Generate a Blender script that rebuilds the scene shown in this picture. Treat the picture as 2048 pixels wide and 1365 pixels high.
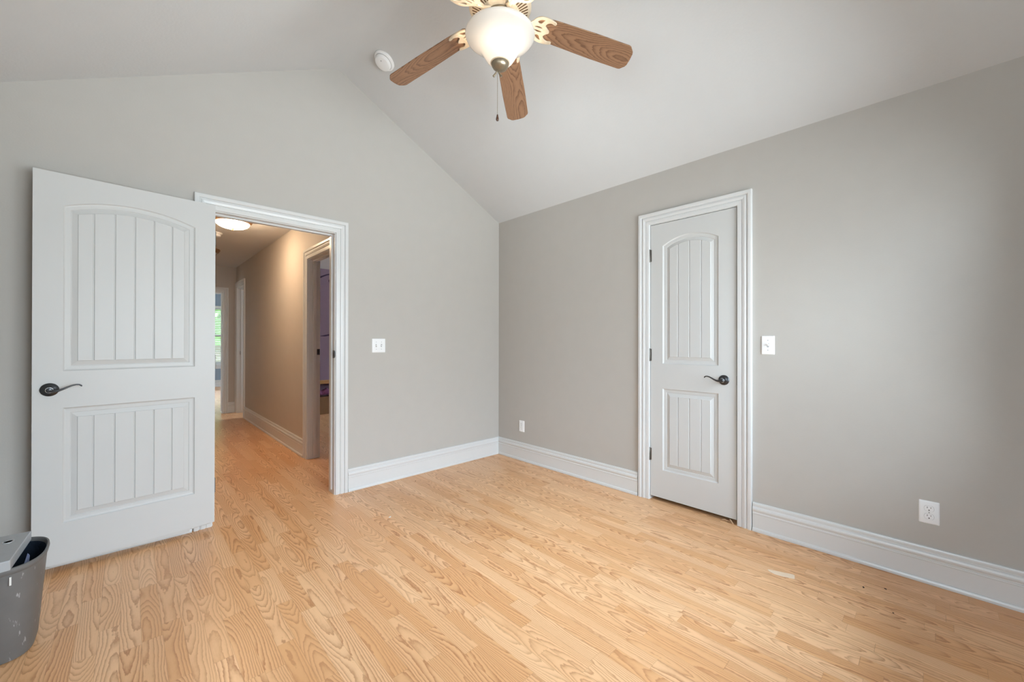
import bpy, bmesh, math, random
from math import sin, cos, pi, radians, sqrt
from mathutils import Matrix, Vector

random.seed(7)
for _o in list(bpy.data.objects):
    bpy.data.objects.remove(_o)
SC = bpy.context.scene
COL = SC.collection

# ------------------------------------------------------------------ camera
FPX = 803.9
cam_data = bpy.data.cameras.new('camera')
cam_data.sensor_width = 36.0
cam_data.lens = FPX / 2048 * 36.0
cam_data.clip_start = 0.02
cam = bpy.data.objects.new('camera', cam_data)
COL.objects.link(cam)
_yaw, _pit, _rol = radians(46.3176), radians(0.1369), radians(0.0797)
_fw = Vector((cos(_yaw) * cos(_pit), sin(_yaw) * cos(_pit), sin(_pit)))
_rt = Vector((sin(_yaw), -cos(_yaw), 0))
_up = _rt.cross(_fw)
_r2 = _rt * cos(_rol) + _up * sin(_rol)
_u2 = _up * cos(_rol) - _rt * sin(_rol)
_M = Matrix((_r2, _u2, -_fw)).transposed().to_4x4()
_M.translation = Vector((-2.8706, -3.2116, 1.19))
cam.matrix_world = _M
SC.camera = cam

# ------------------------------------------------------------------ colour management
SC.view_settings.view_transform = 'Standard'
SC.view_settings.look = 'None'
SC.view_settings.gamma = 1.0
SC.view_settings.use_curve_mapping = False
SC.view_settings.exposure = -0.08

# ------------------------------------------------------------------ sky and daylight
SKY = 37.5
world = bpy.data.worlds.new('world')
SC.world = world
world.use_nodes = True
_wn = world.node_tree
_bg = _wn.nodes['Background']
_tc = _wn.nodes.new('ShaderNodeTexCoord')
_sp = _wn.nodes.new('ShaderNodeSeparateXYZ')
_cr = _wn.nodes.new('ShaderNodeValToRGB')
_mr = _wn.nodes.new('ShaderNodeMapRange')       # z -1..1 -> 0..1
_mr.inputs[1].default_value = -1.0
_el = _cr.color_ramp.elements
_el[0].position, _el[0].color = 0.0, (0.78, 0.83, 0.87, 1)      # bright ground
_el[1].position, _el[1].color = 1.0, (0.80, 0.97, 1.18, 1)      # overcast zenith
_e = _el.new(0.5)
_e.color = (0.285, 0.315, 0.345, 1)                              # horizon
_wn.links.new(_tc.outputs['Generated'], _sp.inputs[0])
_wn.links.new(_sp.outputs['Z'], _mr.inputs[0])
_wn.links.new(_mr.outputs[0], _cr.inputs[0])
_wn.links.new(_cr.outputs[0], _bg.inputs['Color'])
_bg.inputs['Strength'].default_value = SKY


def portal(name, loc, rot, sx, sy):
    """daylight portal in a window opening: only guides sampling of the sky"""
    l = bpy.data.lights.new(name, 'AREA')
    l.shape = 'RECTANGLE'
    l.size, l.size_y = sx, sy
    l.cycles.is_portal = True
    o = bpy.data.objects.new(name, l)
    o.location = loc
    o.rotation_euler = rot
    COL.objects.link(o)
    return o


# room constants (metres; the corner of back and right wall is the origin)
XL, YF = -3.37, -3.74          # left wall, front wall (behind the camera)
H, RX, RZ = 2.463, -1.687, 3.329   # wall height, ridge
WT = 0.115                     # wall thickness
HXR, HXL, HYE, HH = -1.555, -2.66, 4.90, 2.44   # hall
BYE = 9.8                      # far wall of the blue room
PYE = 4.0                      # far wall of the purple room
WIN_F = (-2.72, -0.24, 0.50, 2.12)     # front window x0,x1,z0,z1
WIN_L_FILL = (-3.64, -2.66, 0.60, 2.10)     # unseen left window added as fill light, y0,y1
WIN_B = (-2.45, -0.85, 0.565, 2.13)    # blue room window

portal('daylight_front_window', ((WIN_F[0] + WIN_F[1]) / 2, YF - 0.10, (WIN_F[2] + WIN_F[3]) / 2), (radians(90), 0, 0),
       WIN_F[1] - WIN_F[0], WIN_F[3] - WIN_F[2])
portal('daylight_added_left', (XL - 0.10, (WIN_L_FILL[0] + WIN_L_FILL[1]) / 2, (WIN_L_FILL[2] + WIN_L_FILL[3]) / 2), (0, radians(-90), 0), WIN_L_FILL[3] - WIN_L_FILL[2], WIN_L_FILL[1] - WIN_L_FILL[0])
portal('daylight_blue_room', ((WIN_B[0] + WIN_B[1]) / 2, BYE + 0.11, (WIN_B[2] + WIN_B[3]) / 2), (radians(-90), 0, 0),
       WIN_B[1] - WIN_B[0], WIN_B[3] - WIN_B[2])
portal('daylight_bath', (0.55, 4.5, 1.45), (0, radians(90), 0), 1.3, .56)
SC.cycles.max_bounces = 10
SC.cycles.diffuse_bounces = 7
SC.cycles.transparent_max_bounces = 16
SC.cycles.caustics_reflective = False
SC.cycles.caustics_refractive = False

# ------------------------------------------------------------------ node helpers


def srgb(r, g, b):
    def f(c):
        c /= 255.0
        return c / 12.92 if c <= 0.04045 else ((c + 0.055) / 1.055) ** 2.4
    return (f(r), f(g), f(b), 1.0)


class S:
    """a scalar socket with arithmetic"""
    def __init__(self, nt, sock):
        self.nt, self.s = nt, sock

    def _m(self, op, *a):
        n = self.nt.nodes.new('ShaderNodeMath')
        n.operation = op
        for i, v in enumerate((self,) + a):
            if isinstance(v, S):
                self.nt.links.new(v.s, n.inputs[i])
            else:
                n.inputs[i].default_value = v
        return S(self.nt, n.outputs[0])

    def __add__(self, o): return self._m('ADD', o)
    def __sub__(self, o): return self._m('SUBTRACT', o)
    def __mul__(self, o): return self._m('MULTIPLY', o)
    def __truediv__(self, o): return self._m('DIVIDE', o)
    def floor(self): return self._m('FLOOR')
    def fract(self): return self._m('FRACT')
    def sqrt(self): return self._m('SQRT')
    def pow(self, p): return self._m('POWER', p)
    def absv(self): return self._m('ABSOLUTE')
    def lt(self, v): return self._m('LESS_THAN', v)
    def minv(self, v): return self._m('MINIMUM', v)
    def maxv(self, v): return self._m('MAXIMUM', v)


def vec(nt, x, y, z):
    n = nt.nodes.new('ShaderNodeCombineXYZ')
    for i, v in enumerate((x, y, z)):
        if isinstance(v, S):
            nt.links.new(v.s, n.inputs[i])
        else:
            n.inputs[i].default_value = v
    return n.outputs[0]


def white(nt, x, y, z=0.0):
    n = nt.nodes.new('ShaderNodeTexWhiteNoise')
    n.noise_dimensions = '3D'
    nt.links.new(vec(nt, x, y, z), n.inputs['Vector'])
    return S(nt, n.outputs['Value'])


def noise(nt, v, scale=1.0, detail=2.0, rough=0.5):
    n = nt.nodes.new('ShaderNodeTexNoise')
    n.inputs['Scale'].default_value = scale
    n.inputs['Detail'].default_value = detail
    n.inputs['Roughness'].default_value = rough
    nt.links.new(v, n.inputs['Vector'])
    return S(nt, n.outputs[0])


def mix(nt, f, a, b):
    n = nt.nodes.new('ShaderNodeMix')
    n.data_type = 'RGBA'
    n.clamp_factor = True
    if isinstance(f, S):
        nt.links.new(f.s, n.inputs[0])
    else:
        n.inputs[0].default_value = f
    for i, c in ((6, a), (7, b)):
        if isinstance(c, tuple):
            n.inputs[i].default_value = c
        else:
            nt.links.new(c, n.inputs[i])
    return n.outputs[2]


def new_mat(name, color=(0.8, 0.8, 0.8, 1), rough=0.5, metal=0.0, spec=0.5):
    m = bpy.data.materials.new(name)
    m.use_nodes = True
    b = m.node_tree.nodes['Principled BSDF']
    b.inputs['Base Color'].default_value = color
    b.inputs['Roughness'].default_value = rough
    b.inputs['Metallic'].default_value = metal
    b.inputs['Specular IOR Level'].default_value = spec
    return m


def add_bump(m, h, strength, dist):
    nt = m.node_tree
    n = nt.nodes.new('ShaderNodeBump')
    n.inputs['Strength'].default_value = strength
    n.inputs['Distance'].default_value = dist
    nt.links.new(h.s if isinstance(h, S) else h, n.inputs['Height'])
    nt.links.new(n.outputs[0], nt.nodes['Principled BSDF'].inputs['Normal'])


def position(nt):
    return nt.nodes.new('ShaderNodeNewGeometry').outputs['Position']


def paint(name, color, rough=0.6, scale=120.0, strength=0.25, dist=0.0012, vary=0.03, spec=0.35):
    """wall paint with an orange-peel texture"""
    m = new_mat(name, color, rough, spec=spec)
    nt = m.node_tree
    p = position(nt)
    n1 = noise(nt, p, scale, 2.0)
    add_bump(m, n1, strength, dist)
    n2 = noise(nt, p, 9.0, 3.0)
    dark = tuple(c * (1 - vary) for c in color[:3]) + (1,)
    lite = tuple(min(1, c * (1 + vary)) for c in color[:3]) + (1,)
    nt.links.new(mix(nt, n2, dark, lite), nt.nodes['Principled BSDF'].inputs['Base Color'])
    return m


def grain(nt, x, y, seed, spacing=0.0052, slope=0.11, wob=0.010, yfreq=1.35, spread=0.085):
    """cathedral oak grain: 0 pale early wood .. 1 dark line; x across, y along the board"""
    ofs = (white(nt, seed, 3.7) - 0.5) * spread
    xl = x + ofs
    h = noise(nt, vec(nt, y * yfreq, seed * 13.1, 0.0), 1.0, 1.0) * slope + 0.004
    w1 = noise(nt, vec(nt, x * 24.0, y * 4.0, seed * 7.3), 1.0, 2.0) * wob
    w2 = noise(nt, vec(nt, x * 150.0, y * 45.0, seed * 5.1), 1.0, 2.0) * (wob * 0.22)
    f = (xl * xl + h * h).sqrt() + w1 + w2
    t = (f / spacing).fract()
    up = t.pow(2.8)
    down = ((t * -1.0 + 1.0) * 9.0).minv(1.0)
    return up * down


def oak_floor():
    m = new_mat('oak_laminate', rough=0.34, spec=0.45)
    nt = m.node_tree
    sep = nt.nodes.new('ShaderNodeSeparateXYZ')
    nt.links.new(position(nt), sep.inputs[0])
    X, Y = S(nt, sep.outputs['X']), S(nt, sep.outputs['Y'])
    SW = 0.0635
    u = (X + 10.0 + 0.004) / SW
    strip = u.floor()
    xs = (u - strip - 0.5) * SW
    # joints: each strip has its own shift, lengths vary a little
    v = (Y + 20.0) / 0.46 + white(nt, strip, 1.3) * 5.0
    v = v + noise(nt, vec(nt, v * 0.9, strip * 3.1, 0.0), 1.0, 0.0) * 0.9
    board = v.floor()
    seed = white(nt, strip, board, 0.5) * 10.0
    yl = Y + seed * 7.7
    g = grain(nt, xs, yl, seed)
    tone = white(nt, strip, board, 4.2)
    fine = noise(nt, vec(nt, X * 900.0, Y * 14.0, 0.0), 1.0, 2.0)
    base = mix(nt, tone, srgb(240, 194, 148), srgb(224, 168, 116))
    base = mix(nt, (fine - 0.35) * 0.35, base, srgb(196, 134, 82))
    inten = white(nt, strip, board, 9.9) * 0.45 + 0.55
    col = mix(nt, g * inten, base, srgb(158, 88, 40))
    # joints
    du = ((u - strip - 0.5).absv() * -1.0 + 0.5) * SW
    dv = (((v - board) - 0.5).absv() * -1.0 + 0.5) * 0.46
    seam = du.minv(dv).lt(0.0006)
    col = mix(nt, seam * 0.35, col, srgb(140, 88, 48))
    nt.links.new(col, nt.nodes['Principled BSDF'].inputs['Base Color'])
    add_bump(m, (g * -1.0) + (fine * 0.3), 0.12, 0.0006)
    r = g * 0.10 + 0.30
    nt.links.new(r.s, nt.nodes['Principled BSDF'].inputs['Roughness'])
    return m


def blade_wood():
    m = new_mat('fan_blade_oak', rough=0.42, spec=0.4)
    nt = m.node_tree
    tc = nt.nodes.new('ShaderNodeTexCoord')
    sep = nt.nodes.new('ShaderNodeSeparateXYZ')
    nt.links.new(tc.outputs['Object'], sep.inputs[0])
    oi = nt.nodes.new('ShaderNodeObjectInfo')
    sd = S(nt, oi.outputs['Random']) * 9.0 + 0.5
    X, Y = S(nt, sep.outputs['X']), S(nt, sep.outputs['Y'])
    g = grain(nt, Y, X + sd * 3.0, sd, spacing=0.0058, slope=0.15, wob=0.014, yfreq=1.7, spread=0.06)
    fine = noise(nt, vec(nt, X * 14.0, Y * 700.0, 0.0), 1.0, 2.0)
    base = mix(nt, fine, srgb(150, 114, 88), srgb(128, 94, 70))
    col = mix(nt, g * 0.9, base, srgb(70, 44, 28))
    nt.links.new(col, nt.nodes['Principled BSDF'].inputs['Base Color'])
    return m


def brass_mat(name, a, b, rough=0.35, metal=0.6):
    m = new_mat(name, a, rough, metal)
    nt = m.node_tree
    n = noise(nt, position(nt), 60.0, 3.0)
    nt.links.new(mix(nt, n, a, b), nt.nodes['Principled BSDF'].inputs['Base Color'])
    return m


def speckle_mat(name, a, b, scale, rough, metal=0.0, spec=0.5):
    m = new_mat(name, a, rough, metal, spec)
    nt = m.node_tree
    n = noise(nt, position(nt), scale, 3.0)
    nt.links.new(mix(nt, n, a, b), nt.nodes['Principled BSDF'].inputs['Base Color'])
    return m


M = {}
M['wall'] = paint('greige_wall_paint', (0.475, 0.450, 0.418, 1))
M['hall_wall'] = paint('tan_hall_paint', (0.52, 0.47, 0.42, 1))
M['ceiling'] = paint('white_ceiling_texture', (0.605, 0.605, 0.605, 1), rough=0.8, scale=70.0, strength=0.4, dist=0.0018, vary=0.015, spec=0.2)
M['trim'] = paint('white_trim_enamel', (0.66, 0.66, 0.655, 1), rough=0.32, scale=40.0, strength=0.05, dist=0.0006, vary=0.012, spec=0.5)
M['door'] = paint('white_door_enamel', (0.58, 0.58, 0.572, 1), rough=0.40, scale=260.0, strength=0.08, dist=0.0005, vary=0.012, spec=0.45)
M['floor'] = oak_floor()
M['plastic'] = speckle_mat('white_switch_plastic', (0.86, 0.86, 0.86, 1), (0.84, 0.84, 0.85, 1), 30, 0.3)
M['detail_grey'] = speckle_mat('grey_plastic_seam', (0.42, 0.42, 0.42, 1), (0.38, 0.38, 0.38, 1), 30, 0.5)  # mid-grey plastic for seams, screws and small buttons
M['slot'] = speckle_mat('dark_slot', (0.02, 0.02, 0.02, 1), (0.03, 0.03, 0.03, 1), 30, 0.6)
M['bronze'] = brass_mat('dark_pewter', (0.055, 0.057, 0.062, 1), (0.085, 0.087, 0.092, 1), 0.28, 0.85)
M['hinge'] = brass_mat('satin_nickel_hinge', (0.20, 0.19, 0.17, 1), (0.12, 0.11, 0.10, 1), 0.4, 0.8)
M['cream'] = brass_mat('antique_cream_metal', (0.66, 0.56, 0.43, 1), (0.48, 0.37, 0.25, 1), 0.45, 0.1)
M['vent'] = brass_mat('brown_vent_gap', (0.14, 0.075, 0.035, 1), (0.09, 0.05, 0.025, 1), 0.5, 0.3)
M['pewter'] = brass_mat('aged_brass', (0.36, 0.29, 0.20, 1), (0.22, 0.18, 0.13, 1), 0.35, 0.75)
M['darkwood'] = brass_mat('dark_wood_fob', (0.05, 0.022, 0.014, 1), (0.08, 0.035, 0.02, 1), 0.25, 0.0)
M['blade'] = blade_wood()
M['copper'] = brass_mat('bronze_light_ring', (0.42, 0.25, 0.13, 1), (0.26, 0.14, 0.07, 1), 0.55, 0.2)
M['bin'] = speckle_mat('grey_bin_plastic', (0.13, 0.128, 0.125, 1), (0.155, 0.152, 0.148, 1), 90, 0.55)
M['liner'] = speckle_mat('black_bag_plastic', (0.012, 0.016, 0.024, 1), (0.03, 0.04, 0.06, 1), 45, 0.25)
M['blue_film'] = speckle_mat('blue_grey_film', (0.12, 0.14, 0.25, 1), (0.20, 0.23, 0.36, 1), 60, 0.3)
M['shredder'] = speckle_mat('grey_shredder_plastic', (0.40, 0.41, 0.42, 1), (0.36, 0.37, 0.38, 1), 60, 0.45)
M['silver'] = speckle_mat('silver_badge', (0.75, 0.75, 0.76, 1), (0.65, 0.65, 0.66, 1), 60, 0.25, 0.7)
M['tape'] = speckle_mat('masking_tape_paper', srgb(236, 212, 186), srgb(222, 196, 168), 220, 0.7)
M['paper'] = speckle_mat('white_paper', (0.82, 0.80, 0.76, 1), (0.74, 0.72, 0.68, 1), 200, 0.8)
M['crumb'] = speckle_mat('brown_crumb', (0.10, 0.05, 0.03, 1), (0.05, 0.03, 0.02, 1), 400, 0.9)
M['splinter'] = speckle_mat('pale_splinter', srgb(205, 172, 140), srgb(160, 120, 84), 260, 0.8)
M['purple'] = paint('purple_wall_paint', (0.30, 0.205, 0.275, 1))
M['blue'] = paint('blue_wall_paint', (0.26, 0.33, 0.41, 1))
M['decal'] = speckle_mat('dark_plum_decal', (0.05, 0.02, 0.06, 1), (0.07, 0.03, 0.08, 1), 50, 0.6)
M['bedwood'] = brass_mat('honey_bed_wood', (0.62, 0.34, 0.14, 1), (0.50, 0.25, 0.10, 1), 0.45, 0.0)
M['bedbrown'] = brass_mat('brown_bed_panel', (0.30, 0.17, 0.085, 1), (0.24, 0.13, 0.065, 1), 0.5, 0.0)
M['quilt'] = speckle_mat('magenta_quilt', (0.16, 0.035, 0.10, 1), (0.27, 0.09, 0.20, 1), 28, 0.8)
M['blind'] = speckle_mat('white_blind', (0.80, 0.79, 0.74, 1), (0.76, 0.75, 0.70, 1), 30, 0.5)
M['leaf'] = speckle_mat('hedge_leaves', (0.035, 0.085, 0.018, 1), (0.075, 0.14, 0.03, 1), 6, 0.8)
M['lawn'] = speckle_mat('pale_lawn', (0.070, 0.075, 0.030, 1), (0.10, 0.10, 0.05, 1), 3, 0.9)
M['backdrop'] = speckle_mat('pale_backdrop_planks', (0.13, 0.12, 0.08, 1), (0.17, 0.155, 0.11, 1), 5, .9)
M['flesh_edge'] = speckle_mat('bare_fibreboard', srgb(196, 170, 142), srgb(170, 140, 110), 200, 0.8)


def lamp_glass(name, col, strength, trans=0.6):
    """frosted glass bowl that lets its bulbs glow through"""
    m = bpy.data.materials.new(name)
    m.use_nodes = True
    nt = m.node_tree
    nt.nodes.clear()
    out = nt.nodes.new('ShaderNodeOutputMaterial')
    tr = nt.nodes.new('ShaderNodeBsdfTranslucent')
    tr.inputs[0].default_value = (0.84, 0.82, 0.79, 1)
    df = nt.nodes.new('ShaderNodeBsdfDiffuse')
    df.inputs[0].default_value = (0.74, 0.73, 0.71, 1)
    gl = nt.nodes.new('ShaderNodeBsdfGlossy')
    gl.inputs['Roughness'].default_value = 0.25
    fr = nt.nodes.new('ShaderNodeFresnel')
    fr.inputs[0].default_value = 1.35
    m1 = nt.nodes.new('ShaderNodeMixShader')
    m1.inputs[0].default_value = trans
    nt.links.new(df.outputs[0], m1.inputs[1])
    nt.links.new(tr.outputs[0], m1.inputs[2])
    m2 = nt.nodes.new('ShaderNodeMixShader')
    nt.links.new(fr.outputs[0], m2.inputs[0])
    nt.links.new(m1.outputs[0], m2.inputs[1])
    nt.links.new(gl.outputs[0], m2.inputs[2])
    em = nt.nodes.new('ShaderNodeEmission')
    em.inputs[0].default_value = col
    em.inputs[1].default_value = strength
    n = noise(nt, position(nt), 25.0, 3.0)
    e2 = n * (0.2 * strength) + 0.9 * strength
    nt.links.new(e2.s, em.inputs[1])
    ad = nt.nodes.new('ShaderNodeAddShader')
    nt.links.new(m2.outputs[0], ad.inputs[0])
    nt.links.new(em.outputs[0], ad.inputs[1])
    nt.links.new(ad.outputs[0], out.inputs[0])
    return m


M['bowl'] = lamp_glass('frosted_fan_bowl', (1.0, 0.93, 0.84, 1), 0.05, 0.55)
M['dome_lit'] = lamp_glass('lit_hall_dome', (1.0, 0.76, 0.50, 1), 80.0, 0.4)
M['dome_dim'] = lamp_glass('unlit_hall_dome', (1.0, 0.8, 0.6, 1), 0.0, 0.4)


def pane_mat():
    m = bpy.data.materials.new('clear_window_glass')
    m.use_nodes = True
    nt = m.node_tree
    nt.nodes.clear()
    out = nt.nodes.new('ShaderNodeOutputMaterial')
    t = nt.nodes.new('ShaderNodeBsdfTransparent')
    t.inputs[0].default_value = (0.96, 0.98, 0.97, 1)
    g = nt.nodes.new('ShaderNodeBsdfGlossy')
    g.inputs['Roughness'].default_value = 0.0
    f = nt.nodes.new('ShaderNodeFresnel')
    f.inputs[0].default_value = 1.45
    x = nt.nodes.new('ShaderNodeMixShader')
    nt.links.new(f.outputs[0], x.inputs[0])
    nt.links.new(t.outputs[0], x.inputs[1])
    nt.links.new(g.outputs[0], x.inputs[2])
    nt.links.new(x.outputs[0], out.inputs[0])
    return m


M['pane'] = pane_mat()

# ------------------------------------------------------------------ mesh helpers


class MB:
    def __init__(self):
        self.v, self.f = [], []

    def quad(self, *pts):
        i = len(self.v)
        self.v += [tuple(p) for p in pts]
        self.f.append(tuple(range(i, i + len(pts))))
        return self

    def box(self, x0, x1, y0, y1, z0, z1, T=None):
        i = len(self.v)
        pts = [(x, y, z) for z in (z0, z1) for y in (y0, y1) for x in (x0, x1)]
        if T is not None:
            pts = [tuple(T @ Vector(p)) for p in pts]
        self.v += pts
        for q in ((0, 2, 3, 1), (4, 5, 7, 6), (0, 1, 5, 4), (2, 6, 7, 3), (0, 4, 6, 2), (1, 3, 7, 5)):
            self.f.append(tuple(i + k for k in q))
        return self

    def prism(self, poly, fn, a, b):
        """poly of 2-D points, extruded: fn(u, v, w) with w from a to b"""
        i, n = len(self.v), len(poly)
        self.v += [tuple(fn(p[0], p[1], a)) for p in poly] + [tuple(fn(p[0], p[1], b)) for p in poly]
        self.f.append(tuple(i + k for k in range(n)))
        self.f.append(tuple(i + n + k for k in reversed(range(n))))
        for k in range(n):
            j = (k + 1) % n
            self.f.append((i + k, i + n + k, i + n + j, i + j))
        return self

    def loft(self, rings, closed=True, cap=False):
        i, n = len(self.v), len(rings[0])
        for r in rings:
            self.v += [tuple(p) for p in r]
        m = n if closed else n - 1
        for a in range(len(rings) - 1):
            for k in range(m):
                j = (k + 1) % n
                self.f.append((i + a * n + k, i + a * n + j, i + (a + 1) * n + j, i + (a + 1) * n + k))
        if cap:
            self.f.append(tuple(i + k for k in reversed(range(n))))
            e = i + (len(rings) - 1) * n
            self.f.append(tuple(e + k for k in range(n)))
        return self

    def lathe(self, prof, n=48, T=None, cx=0.0, cy=0.0):
        rings = []
        for r, z in prof:
            ring = [Vector((cx + r * cos(2 * pi * k / n), cy + r * sin(2 * pi * k / n), z)) for k in range(n)]
            if T is not None:
                ring = [T @ p for p in ring]
            rings.append(ring)
        return self.loft(rings, True, True)

    def tube(self, pts, rads, n=12, flat=1.0, up=Vector((0, 0, 1))):
        pts = [Vector(p) for p in pts]
        rings = []
        for i, p in enumerate(pts):
            d = (pts[min(i + 1, len(pts) - 1)] - pts[max(i - 1, 0)]).normalized()
            a = d.cross(up)
            if a.length < 1e-4:
                a = d.cross(Vector((1, 0, 0)))
            a.normalize()
            b = a.cross(d).normalized()
            r = rads[i] if isinstance(rads, (list, tuple)) else rads
            rings.append([p + a * (r * cos(2 * pi * k / n)) + b * (r * flat * sin(2 * pi * k / n)) for k in range(n)])
        return self.loft(rings, True, True)

    def xf(self, T):
        self.v = [tuple(T @ Vector(p)) for p in self.v]
        return self

    def build(self, name, mat, parent=None, smooth=False, bevel=0.0, loc=None, rot=None, angle=35):
        me = bpy.data.meshes.new(name)
        me.from_pydata(self.v, [], self.f)
        bm = bmesh.new()
        bm.from_mesh(me)
        bmesh.ops.remove_doubles(bm, verts=bm.verts, dist=1e-6)
        bmesh.ops.recalc_face_normals(bm, faces=bm.faces)
        bm.to_mesh(me)
        bm.free()
        me.materials.append(M[mat] if isinstance(mat, str) else mat)
        if smooth:
            for p in me.polygons:
                p.use_smooth = True
            me.set_sharp_from_angle(angle=radians(angle))
        o = bpy.data.objects.new(name, me)
        COL.objects.link(o)
        if parent is not None:
            o.parent = parent
        if loc is not None:
            o.location = loc
        if rot is not None:
            o.rotation_euler = rot
        if bevel:
            b = o.modifiers.new('bevel', 'BEVEL')
            b.width = bevel
            b.segments = 2
            b.limit_method = 'ANGLE'
        return o


def tag(o, label=None, cat=None, group=None, kind=None):
    if label:
        o['label'] = label
    if cat:
        o['category'] = cat
    if group:
        o['group'] = group
    if kind:
        o['kind'] = kind
    return o


def struct(o, label, cat):
    return tag(o, label, cat, None, 'structure')


def empty(name, loc=(0, 0, 0), rot=(0, 0, 0)):
    o = bpy.data.objects.new(name, None)
    o.empty_display_size = 0.1
    o.location = loc
    o.rotation_euler = rot
    COL.objects.link(o)
    return o


def frame(ox, oy, ang):
    """wall frame: local x along the wall, y into the wall, z up"""
    return Matrix.Translation((ox, oy, 0)) @ Matrix.Rotation(ang, 4, 'Z')


F_BACK = frame(0, 0, 0)                       # x = X
F_RIGHT = frame(0, 0, radians(-90))           # x = -Y
F_HALL = frame(HXR, 0, radians(-90))
F_END = frame(0, HYE, 0)
F_FRONT = frame(0, YF, radians(180))          # x = -X
F_LEFT = frame(XL, 0, radians(90))            # x = Y
F_HALL_L = frame(HXL, 0, radians(90))
F_BLUE = frame(0, BYE, 0)

# ------------------------------------------------------------------ room shell
fl = MB().box(-4.6, 3.2, YF - 0.15, BYE + 0.15, -0.12, 0.0)
struct(fl.build('floor', 'floor'), 'oak strip laminate floor running from the bedroom into the hall', 'floor')


def gz(x):
    """height of the vaulted ceiling at x"""
    return RZ - (RZ - H) / abs(RX) * abs(x - RX)


# back wall with the doorway; gable top follows the ceiling
DX0, DX1, DZ = -2.492, -1.692, 2.050         # rough opening
eps = 0.02
w = MB()
fy = lambda a, b, c: (a, c, b)
w.prism([(XL - WT, 0), (DX0, 0), (DX0, gz(DX0) + eps), (XL - WT, gz(XL - WT) + eps)], fy, 0, WT)
w.prism([(DX1, 0), (WT, 0), (WT, gz(WT) + eps), (RX, RZ + eps), (DX1, gz(DX1) + eps)], fy, 0, WT)
w.prism([(DX0, DZ), (DX1, DZ), (DX1, gz(DX1) + eps), (DX0, gz(DX0) + eps)], fy, 0, WT)
struct(w.build('wall_back', 'wall'), 'greige gable wall with the open doorway to the hall', 'wall')

# right wall with the closet opening
CY0, CY1, CZ = 1.715, 2.340, 2.085           # as distance along -Y
w = MB()
fx = lambda a, b, c: (c, -a, b)
w.prism([(-WT, 0), (CY0, 0), (CY0, H + .03), (-WT, H + .03)], fx, 0, WT)
w.prism([(CY1, 0), (-YF + WT, 0), (-YF + WT, H + .03), (CY1, H + .03)], fx, 0, WT)
w.prism([(CY0, CZ), (CY1, CZ), (CY1, H + .03), (CY0, H + .03)], fx, 0, WT)
struct(w.build('wall_right', 'wall'), 'greige wall with the closet door', 'wall')

w = MB()
w.box(XL - WT, XL, YF - WT, WIN_L_FILL[0], 0, H + .03).box(XL - WT, XL, WIN_L_FILL[1], WT, 0, H + .03)
w.box(XL - WT, XL, WIN_L_FILL[0], WIN_L_FILL[1], 0, WIN_L_FILL[2]).box(XL - WT, XL, WIN_L_FILL[0], WIN_L_FILL[1], WIN_L_FILL[3], H + .03)
struct(w.build('wall_left', 'wall'), 'greige wall beside the wastebasket', 'wall')

# front wall (behind the camera) with its window
x0, x1, z0, z1 = WIN_F
w = MB()
fy2 = lambda a, b, c: (a, c, b)
a, b = YF - WT, YF
w.prism([(XL - WT, 0), (x0, 0), (x0, gz(x0) + eps), (RX, RZ + eps), (XL - WT, gz(XL - WT) + eps)] if x0 > RX else
        [(XL - WT, 0), (x0, 0), (x0, gz(x0) + eps), (XL - WT, gz(XL - WT) + eps)], fy2, a, b)
w.prism([(x1, 0), (WT, 0), (WT, gz(WT) + eps), (x1, gz(x1) + eps)], fy2, a, b)
w.prism([(x0, 0), (x1, 0), (x1, z0), (x0, z0)], fy2, a, b)
w.prism([(x0, z1), (x1, z1), (x1, gz(x1) + eps), (RX, RZ + eps), (x0, gz(x0) + eps)], fy2, a, b)
struct(w.build('wall_front', 'wall'), 'greige wall with the bedroom window', 'wall')

# vaulted ceiling, ridge slightly rounded
c = MB()
prof = [(RX - .06 + .12 * i / 12.0, RZ - .0308 + .0154 * (1 - (i / 6.0 - 1) ** 2)) for i in range(13)]
pts = [(XL - WT, gz(XL - WT))] + prof + [(WT, gz(WT))]
c.loft([[(x, y, z) for x, z in pts] + [(x, y, z + .12) for x, z in pts[::-1]] for y in (YF - WT, WT)], True, False)
struct(c.build('ceiling', 'ceiling', smooth=True, angle=40), 'white textured vaulted ceiling of the bedroom', 'ceiling')

# hall shell
w = MB()
fxh = lambda a, b, c: (c, a, b)             # a = Y
PO = (0.36, 1.165, 2.035)                   # purple room opening
BO = (4.255, 4.80, 2.085)                   # bath opening
XA, XB = HXR, HXR + WT
w.prism([(WT, 0), (PO[0], 0), (PO[0], HH + .02), (WT, HH + .02)], fxh, XA, XB)
w.prism([(PO[0], PO[2]), (PO[1], PO[2]), (PO[1], HH + .02), (PO[0], HH + .02)], fxh, XA, XB)
w.prism([(PO[1], 0), (BO[0], 0), (BO[0], HH + .02), (PO[1], HH + .02)], fxh, XA, XB)
w.prism([(BO[0], BO[2]), (BO[1], BO[2]), (BO[1], HH + .02), (BO[0], HH + .02)], fxh, XA, XB)
w.prism([(BO[1], 0), (HYE + WT, 0), (HYE + WT, HH + .02), (BO[1], HH + .02)], fxh, XA, XB)
struct(w.build('wall_hall_right', 'hall_wall'), 'tan hall wall on the side of the purple room', 'wall')
w = MB().box(HXL - WT, HXL, WT, HYE + WT, 0, HH + .02)
struct(w.build('wall_hall_left', 'hall_wall'), 'tan hall wall hidden behind the open door', 'wall')
EO = (-2.59, -1.728, 2.022)
w = MB()
w.prism([(HXL - WT, 0), (EO[0], 0), (EO[0], HH + .02), (HXL - WT, HH + .02)], fy2, HYE, HYE + WT)
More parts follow.
